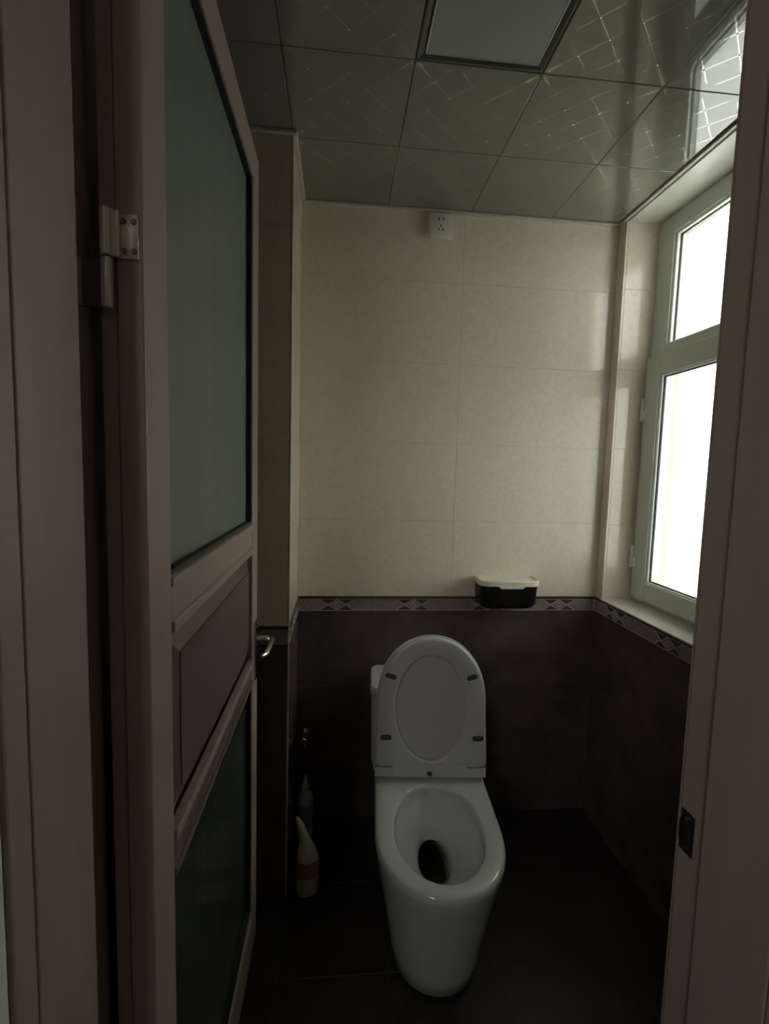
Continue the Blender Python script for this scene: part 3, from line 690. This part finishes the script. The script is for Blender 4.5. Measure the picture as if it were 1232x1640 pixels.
def egg(hw, yf, yb, z, p=2.0, N_=N):
    pts = []; cy = yf + (yb - yf) * 0.46
    nf = N // 2
    for k in range(N):
        # same ordering as outline(): right side -> front -> left side -> back
        if k < nf: a = PI * k / (nf - 1); c_, s_ = math.cos(a), math.sin(a); y = cy - (cy - yf) * abs(s_) ** (2 / p)
        else: a = PI * (k - nf + 1) / (N - nf + 1); c_, s_ = -math.cos(a), math.sin(a); y = cy + (yb - cy) * abs(s_) ** (2 / 2.4)
        x = hw * math.copysign(abs(c_) ** (2 / p), c_)
        pts.append((x, y, z))
    return pts
RB_ = 0.245          # back of the body (towards the wall)
RZ = 0.372
rings = [outline(0.112, -0.345, RB_, 0.0), outline(0.122, -0.362, RB_, 0.012), outline(0.131, -0.374, RB_, 0.06), outline(0.144, -0.395, RB_, 0.15), outline(0.160, -0.418, RB_, 0.24),
         outline(0.172, -0.440, RB_, 0.31), outline(0.178, -0.452, RB_, 0.345), outline(0.1785, -0.454, RB_, 0.358), outline(0.1755, -0.451, RB_, 0.368), outline(0.170, -0.445, RB_ - .004, RZ),
         egg(0.130, -0.416, -0.034, RZ), egg(0.1255, -0.410, -0.040, RZ - 0.003), egg(0.122, -0.406, -0.043, RZ - 0.012), egg(0.124, -0.404, -0.040, RZ - 0.03), egg(0.121, -0.394, -0.046, RZ - 0.055),
         egg(0.106, -0.372, -0.058, 0.292), egg(0.080, -0.325, -0.070, 0.256), egg(0.056, -0.268, -0.080, 0.232), egg(0.048, -0.250, -0.085, 0.222), egg(0.044, -0.243, -0.065, 0.200), egg(0.041, -0.240, -0.010, 0.165), egg(0.036, -0.22, 0.0, 0.12)]
bm = bmesh.new(); add_loft(bm, rings)
finish(bm, 'bowl', M_CER, toilet, smooth=60)
bm = bmesh.new(); add_loft(bm, [egg(0.0395, -0.239, -0.006, 0.150), egg(0.0400, -0.240, -0.010, 0.158)]); finish(bm, 'water', M_WATER, toilet)
# tank
def rr4(x0, x1, y0, y1, r, z, n=5):
    pts = []
    for cxx, cyy, a0 in ((x1 - r, y1 - r, 0), (x0 + r, y1 - r, PI / 2), (x0 + r, y0 + r, PI), (x1 - r, y0 + r, 1.5 * PI)):
        for k in range(n + 1):
            a = a0 + PI / 2 * k / n; pts.append((cxx + r * math.cos(a), cyy + r * math.sin(a), z))
    return pts
bm = bmesh.new()
TB = 0.285
add_loft(bm, [rr4(-0.150, 0.150, 0.085, TB, 0.03, 0.30), rr4(-0.188, 0.180, 0.075, TB, 0.03, 0.350), rr4(-0.192, 0.184, 0.074, TB, 0.03, 0.365), rr4(-0.196, 0.188, 0.082, TB, 0.03, 0.56), rr4(-0.196, 0.188, 0.084, TB, 0.03, 0.598)])
tank = finish(bm, 'tank', M_CER, toilet, smooth=50)
bm = bmesh.new()
add_loft(bm, [rr4(-0.198, 0.190, 0.080, TB, 0.03, 0.600), rr4(-0.201, 0.193, 0.077, TB, 0.032, 0.604), rr4(-0.201, 0.193, 0.077, TB, 0.032, 0.622), rr4(-0.196, 0.188, 0.082, TB - .004, 0.03, 0.630), rr4(-0.10, 0.10, 0.12, TB - .05, 0.03, 0.633)])
tl = finish(bm, 'tank_cover', M_CER, toilet, smooth=50)
bm = bmesh.new(); add_lathe(bm, [(0.022, 0.631), (0.022, 0.638), (0.019, 0.640)], (-0.004, 0.19, 0), 'Z', 24); finish(bm, 'flush_button', M_CHROME, tl, smooth=40)
# raised seat ring and lid, leaning back; local frame: x across, h up along the plate, t thickness towards the viewer
LEAN = math.atan2(0.052, 0.44); H0 = 0.388
def plate_pt(x, h_, t): return (x, -0.004 + h_ * math.sin(LEAN) - t * math.cos(LEAN), H0 + h_ * math.cos(LEAN) + t * math.sin(LEAN))
def dplate(hw, h0, h1, t, inset=0.0, hcy=0.235, p=2.1):
    pts = []; nf = N // 2 + 12
    hw -= inset; h0 += inset; h1 -= inset
    for k in range(nf):
        a = PI * k / (nf - 1); c_, s_ = math.cos(a), math.sin(a)
        wmul = 1.0
        pts.append((hw * math.copysign(abs(c_) ** (2 / p), c_), hcy + (h1 - hcy) * abs(s_) ** (2 / p), t))
    nb = N - nf; q = nb // 3
    r = 0.012; hb = hw + 0.006
    side = [(-hw - 0.006 * k / q, hcy + (h0 + r - hcy) * k / q) for k in range(1, q + 1)]
    m_ = nb - 2 * q
    bot = [(-(hb - r) + 2 * (hb - r) * k / (m_ - 1), h0) for k in range(m_)]
    pts += [(x, y, t) for x, y in side] + [(x, y, t) for x, y in bot] + [(-x, y, t) for x, y in reversed(side)]
    return [plate_pt(*p_) for p_ in pts]
def hole(cx_, ch, hw, hh, t):
    pts = []; nf = N // 2 + 12
    for k in range(N):
        # follow the angular position of the outer ring
        if k < nf: a = PI * k / (nf - 1)
        else: a = PI + PI * (k - nf + 1) / (N - nf + 1)
        if k < nf: a = -0.0 + a
        pts.append(plate_pt(cx_ + hw * math.cos(a), ch + hh * math.sin(a), t))
    return pts
HT = 0.442
# lid plate behind
bm = bmesh.new()
add_loft(bm, [dplate(0.178, 0.0, HT + 0.004, -0.012, 0.014), dplate(0.178, 0.0, HT + 0.004, -0.010, 0.004), dplate(0.178, 0.0, HT + 0.004, -0.004, 0.0), dplate(0.178, 0.0, HT + 0.004, 0.0035, 0.0), dplate(0.178, 0.0, HT + 0.004, 0.0050, 0.003)])
finish(bm, 'lid', M_SEAT, toilet, smooth=50)
# seat ring
bm = bmesh.new(); hcx, hch = -0.003, 0.216
rings = [hole(hcx, hch, 0.119, 0.172, 0.007), dplate(0.175, 0.028, HT, 0.007, 0.004), dplate(0.175, 0.028, HT, 0.010, 0.0), dplate(0.175, 0.028, HT, 0.019, 0.0), dplate(0.175, 0.028, HT, 0.024, 0.004), dplate(0.175, 0.028, HT, 0.0255, 0.010),
         hole(hcx, hch, 0.122, 0.175, 0.0250), hole(hcx, hch, 0.116, 0.169, 0.0225), hole(hcx, hch, 0.1135, 0.1665, 0.016), hole(hcx, hch, 0.119, 0.172, 0.007)]
add_loft(bm, rings, cap0=False, cap1=False)
bmesh.ops.remove_doubles(bm, verts=bm.verts, dist=1e-6)
ring = finish(bm, 'seat_ring', M_SEAT, toilet, smooth=50)
for bx, bh, ba in ((-0.134, 0.318, -0.30), (0.128, 0.318, 0.30), (-0.146, 0.124, 0.0), (0.150, 0.124, 0.05)):
    bm = bmesh.new(); pts0 = []
    for lay, (sc_, t) in enumerate(((1.0, 0.0245), (1.0, 0.030), (0.85, 0.0325))):
        rg = []
        for k in range(20):
            a = 2 * PI * k / 20; px = 0.0075 * math.cos(a) + math.copysign(0.0105, math.cos(a)); pz = 0.0075 * math.sin(a)
            px *= sc_; pz *= sc_
            rg.append(plate_pt(bx + px * math.cos(ba) - pz * math.sin(ba), bh + px * math.sin(ba) + pz * math.cos(ba), t))
        pts0.append(rg)
    add_loft(bm, pts0); finish(bm, 'bumper', M_RUB, ring, smooth=40)['label'] = 'dark rubber bumper'
# hinge panel at the foot of the seat
bm = bmesh.new()
def pl(x0, x1, h0, h1, t): return [plate_pt(x0, h0, t), plate_pt(x1, h0, t), plate_pt(x1, h1, t), plate_pt(x0, h1, t)]
add_loft(bm, [pl(-0.178, 0.178, -0.004, 0.026, 0.003), pl(-0.180, 0.180, -0.004, 0.026, 0.017), pl(-0.178, 0.178, -0.003, 0.025, 0.020)])
add_loft(bm, [pl(-0.125, 0.118, 0.006, 0.040, 0.018), pl(-0.123, 0.116, 0.008, 0.038, 0.0285)])
finish(bm, 'hinge_cover', M_SEAT, toilet)
for hx in (-0.09, 0.09):
    bm = bmesh.new(); add_lathe(bm, [(0.016, 0.37), (0.016, 0.384), (0.012, 0.388)], (hx, 0.010, 0), 'Z', 18); finish(bm, 'hinge_post', M_SEAT, toilet, smooth=40)
bm = bmesh.new(); rg = []
for t, s_ in ((0.028, 1), (0.031, 1), (0.032, .8)): rg.append([plate_pt(-0.004 + 0.009 * s_ * math.cos(2 * PI * k / 18), 0.012 + 0.007 * s_ * math.sin(2 * PI * k / 18), t) for k in range(18)])
add_loft(bm, rg); finish(bm, 'hinge_cap', M_RUB, toilet, smooth=40)['label'] = 'dark round cap'

# ------------------------------------------------------------------ bottles and valve in the dark corner
b1 = tag(empty('bottle', (-0.100, 1.705, 0)), 'slim white bottle with pointed cap behind the other bottle', 'bottle')
bm = bmesh.new(); add_lathe(bm, [(0.024, 0.0), (0.027, 0.004), (0.028, 0.05), (0.028, 0.15), (0.025, 0.172), (0.014, 0.186), (0.012, 0.192)], n=24); finish(bm, 'body', M_BOTW, b1, smooth=50)
bm = bmesh.new(); add_lathe(bm, [(0.0285, 0.06), (0.0287, 0.061), (0.0287, 0.14), (0.0285, 0.141)], n=24); finish(bm, 'bottle_label', M_LABELB, b1, smooth=40)
bm = bmesh.new(); add_lathe(bm, [(0.015, 0.188), (0.015, 0.205), (0.009, 0.212), (0.006, 0.238), (0.004, 0.242)], n=20); finish(bm, 'cap', M_BOTW, b1, smooth=40)
b2 = tag(empty('bottle', (-0.076, 1.470, 0), 0.2), 'cream cleaner bottle with bent neck and reddish label', 'bottle')
bm = bmesh.new(); rg = []
for z, rx, ry, dx in ((0, .030, .022, 0), (.005, .034, .026, 0), (.06, .035, .027, 0), (.12, .034, .026, 0), (.155, .028, .022, -.004), (.185, .018, .016, -.010), (.205, .013, .013, -.016), (.215, .012, .012, -.019)):
    rg.append([(dx + rx * math.cos(2 * PI * k / 24), ry * math.sin(2 * PI * k / 24), z) for k in range(24)])
add_loft(bm, rg); finish(bm, 'body', M_BOTC, b2, smooth=50)
bm = bmesh.new(); add_tube(bm, [(-.019, 0, .212), (-.024, 0, .232), (-.032, 0, .252), (-.038, 0, .264)], [.0125, .012, .008, .005], 16); finish(bm, 'cap', M_BOTC, b2, smooth=50)
bm = bmesh.new(); rg = []
for z in (.064, .065, .117, .118):
    e = .0008 if z in (.064, .118) else .0012
    t = (z - .06) / .06; rx, ry = .035 - .001 * t, .027 - .001 * t
    rg.append([((rx + e) * math.cos(PI + PI * k / 16), (ry + e) * math.sin(PI + PI * k / 16), z) for k in range(17)])
add_loft(bm, rg, closed=False, cap0=False, cap1=False); finish(bm, 'bottle_label', M_LABEL, b2, smooth=50)
v = tag(empty('angle_valve', (-0.112, D, 0.352)), 'small chrome angle valve on the dark tiles beside shaft', 'valve')
bm = bmesh.new(); add_lathe(bm, [(0.020, 0.0), (0.020, -0.003), (0.012, -0.010)], (0, 0, 0), 'Y', 20); finish(bm, 'escutcheon', M_CHROME, v, smooth=40)
bm = bmesh.new(); add_lathe(bm, [(0.009, -0.006), (0.009, -0.030), (0.011, -0.031), (0.011, -0.044)], (0, 0, 0), 'Y', 18); add_lathe(bm, [(0.007, 0.0), (0.007, -0.028), (0.009, -0.029), (0.009, -0.038)], (0, -0.026, 0), 'Z', 16); finish(bm, 'valve_body', M_CHROME, v, smooth=40)
bm = bmesh.new(); add_lathe(bm, [(0.008, -0.044), (0.0125, -0.047), (0.0125, -0.058), (0.010, -0.061)], (0, 0, 0), 'Y', 8); finish(bm, 'knob', M_CHROME, v)
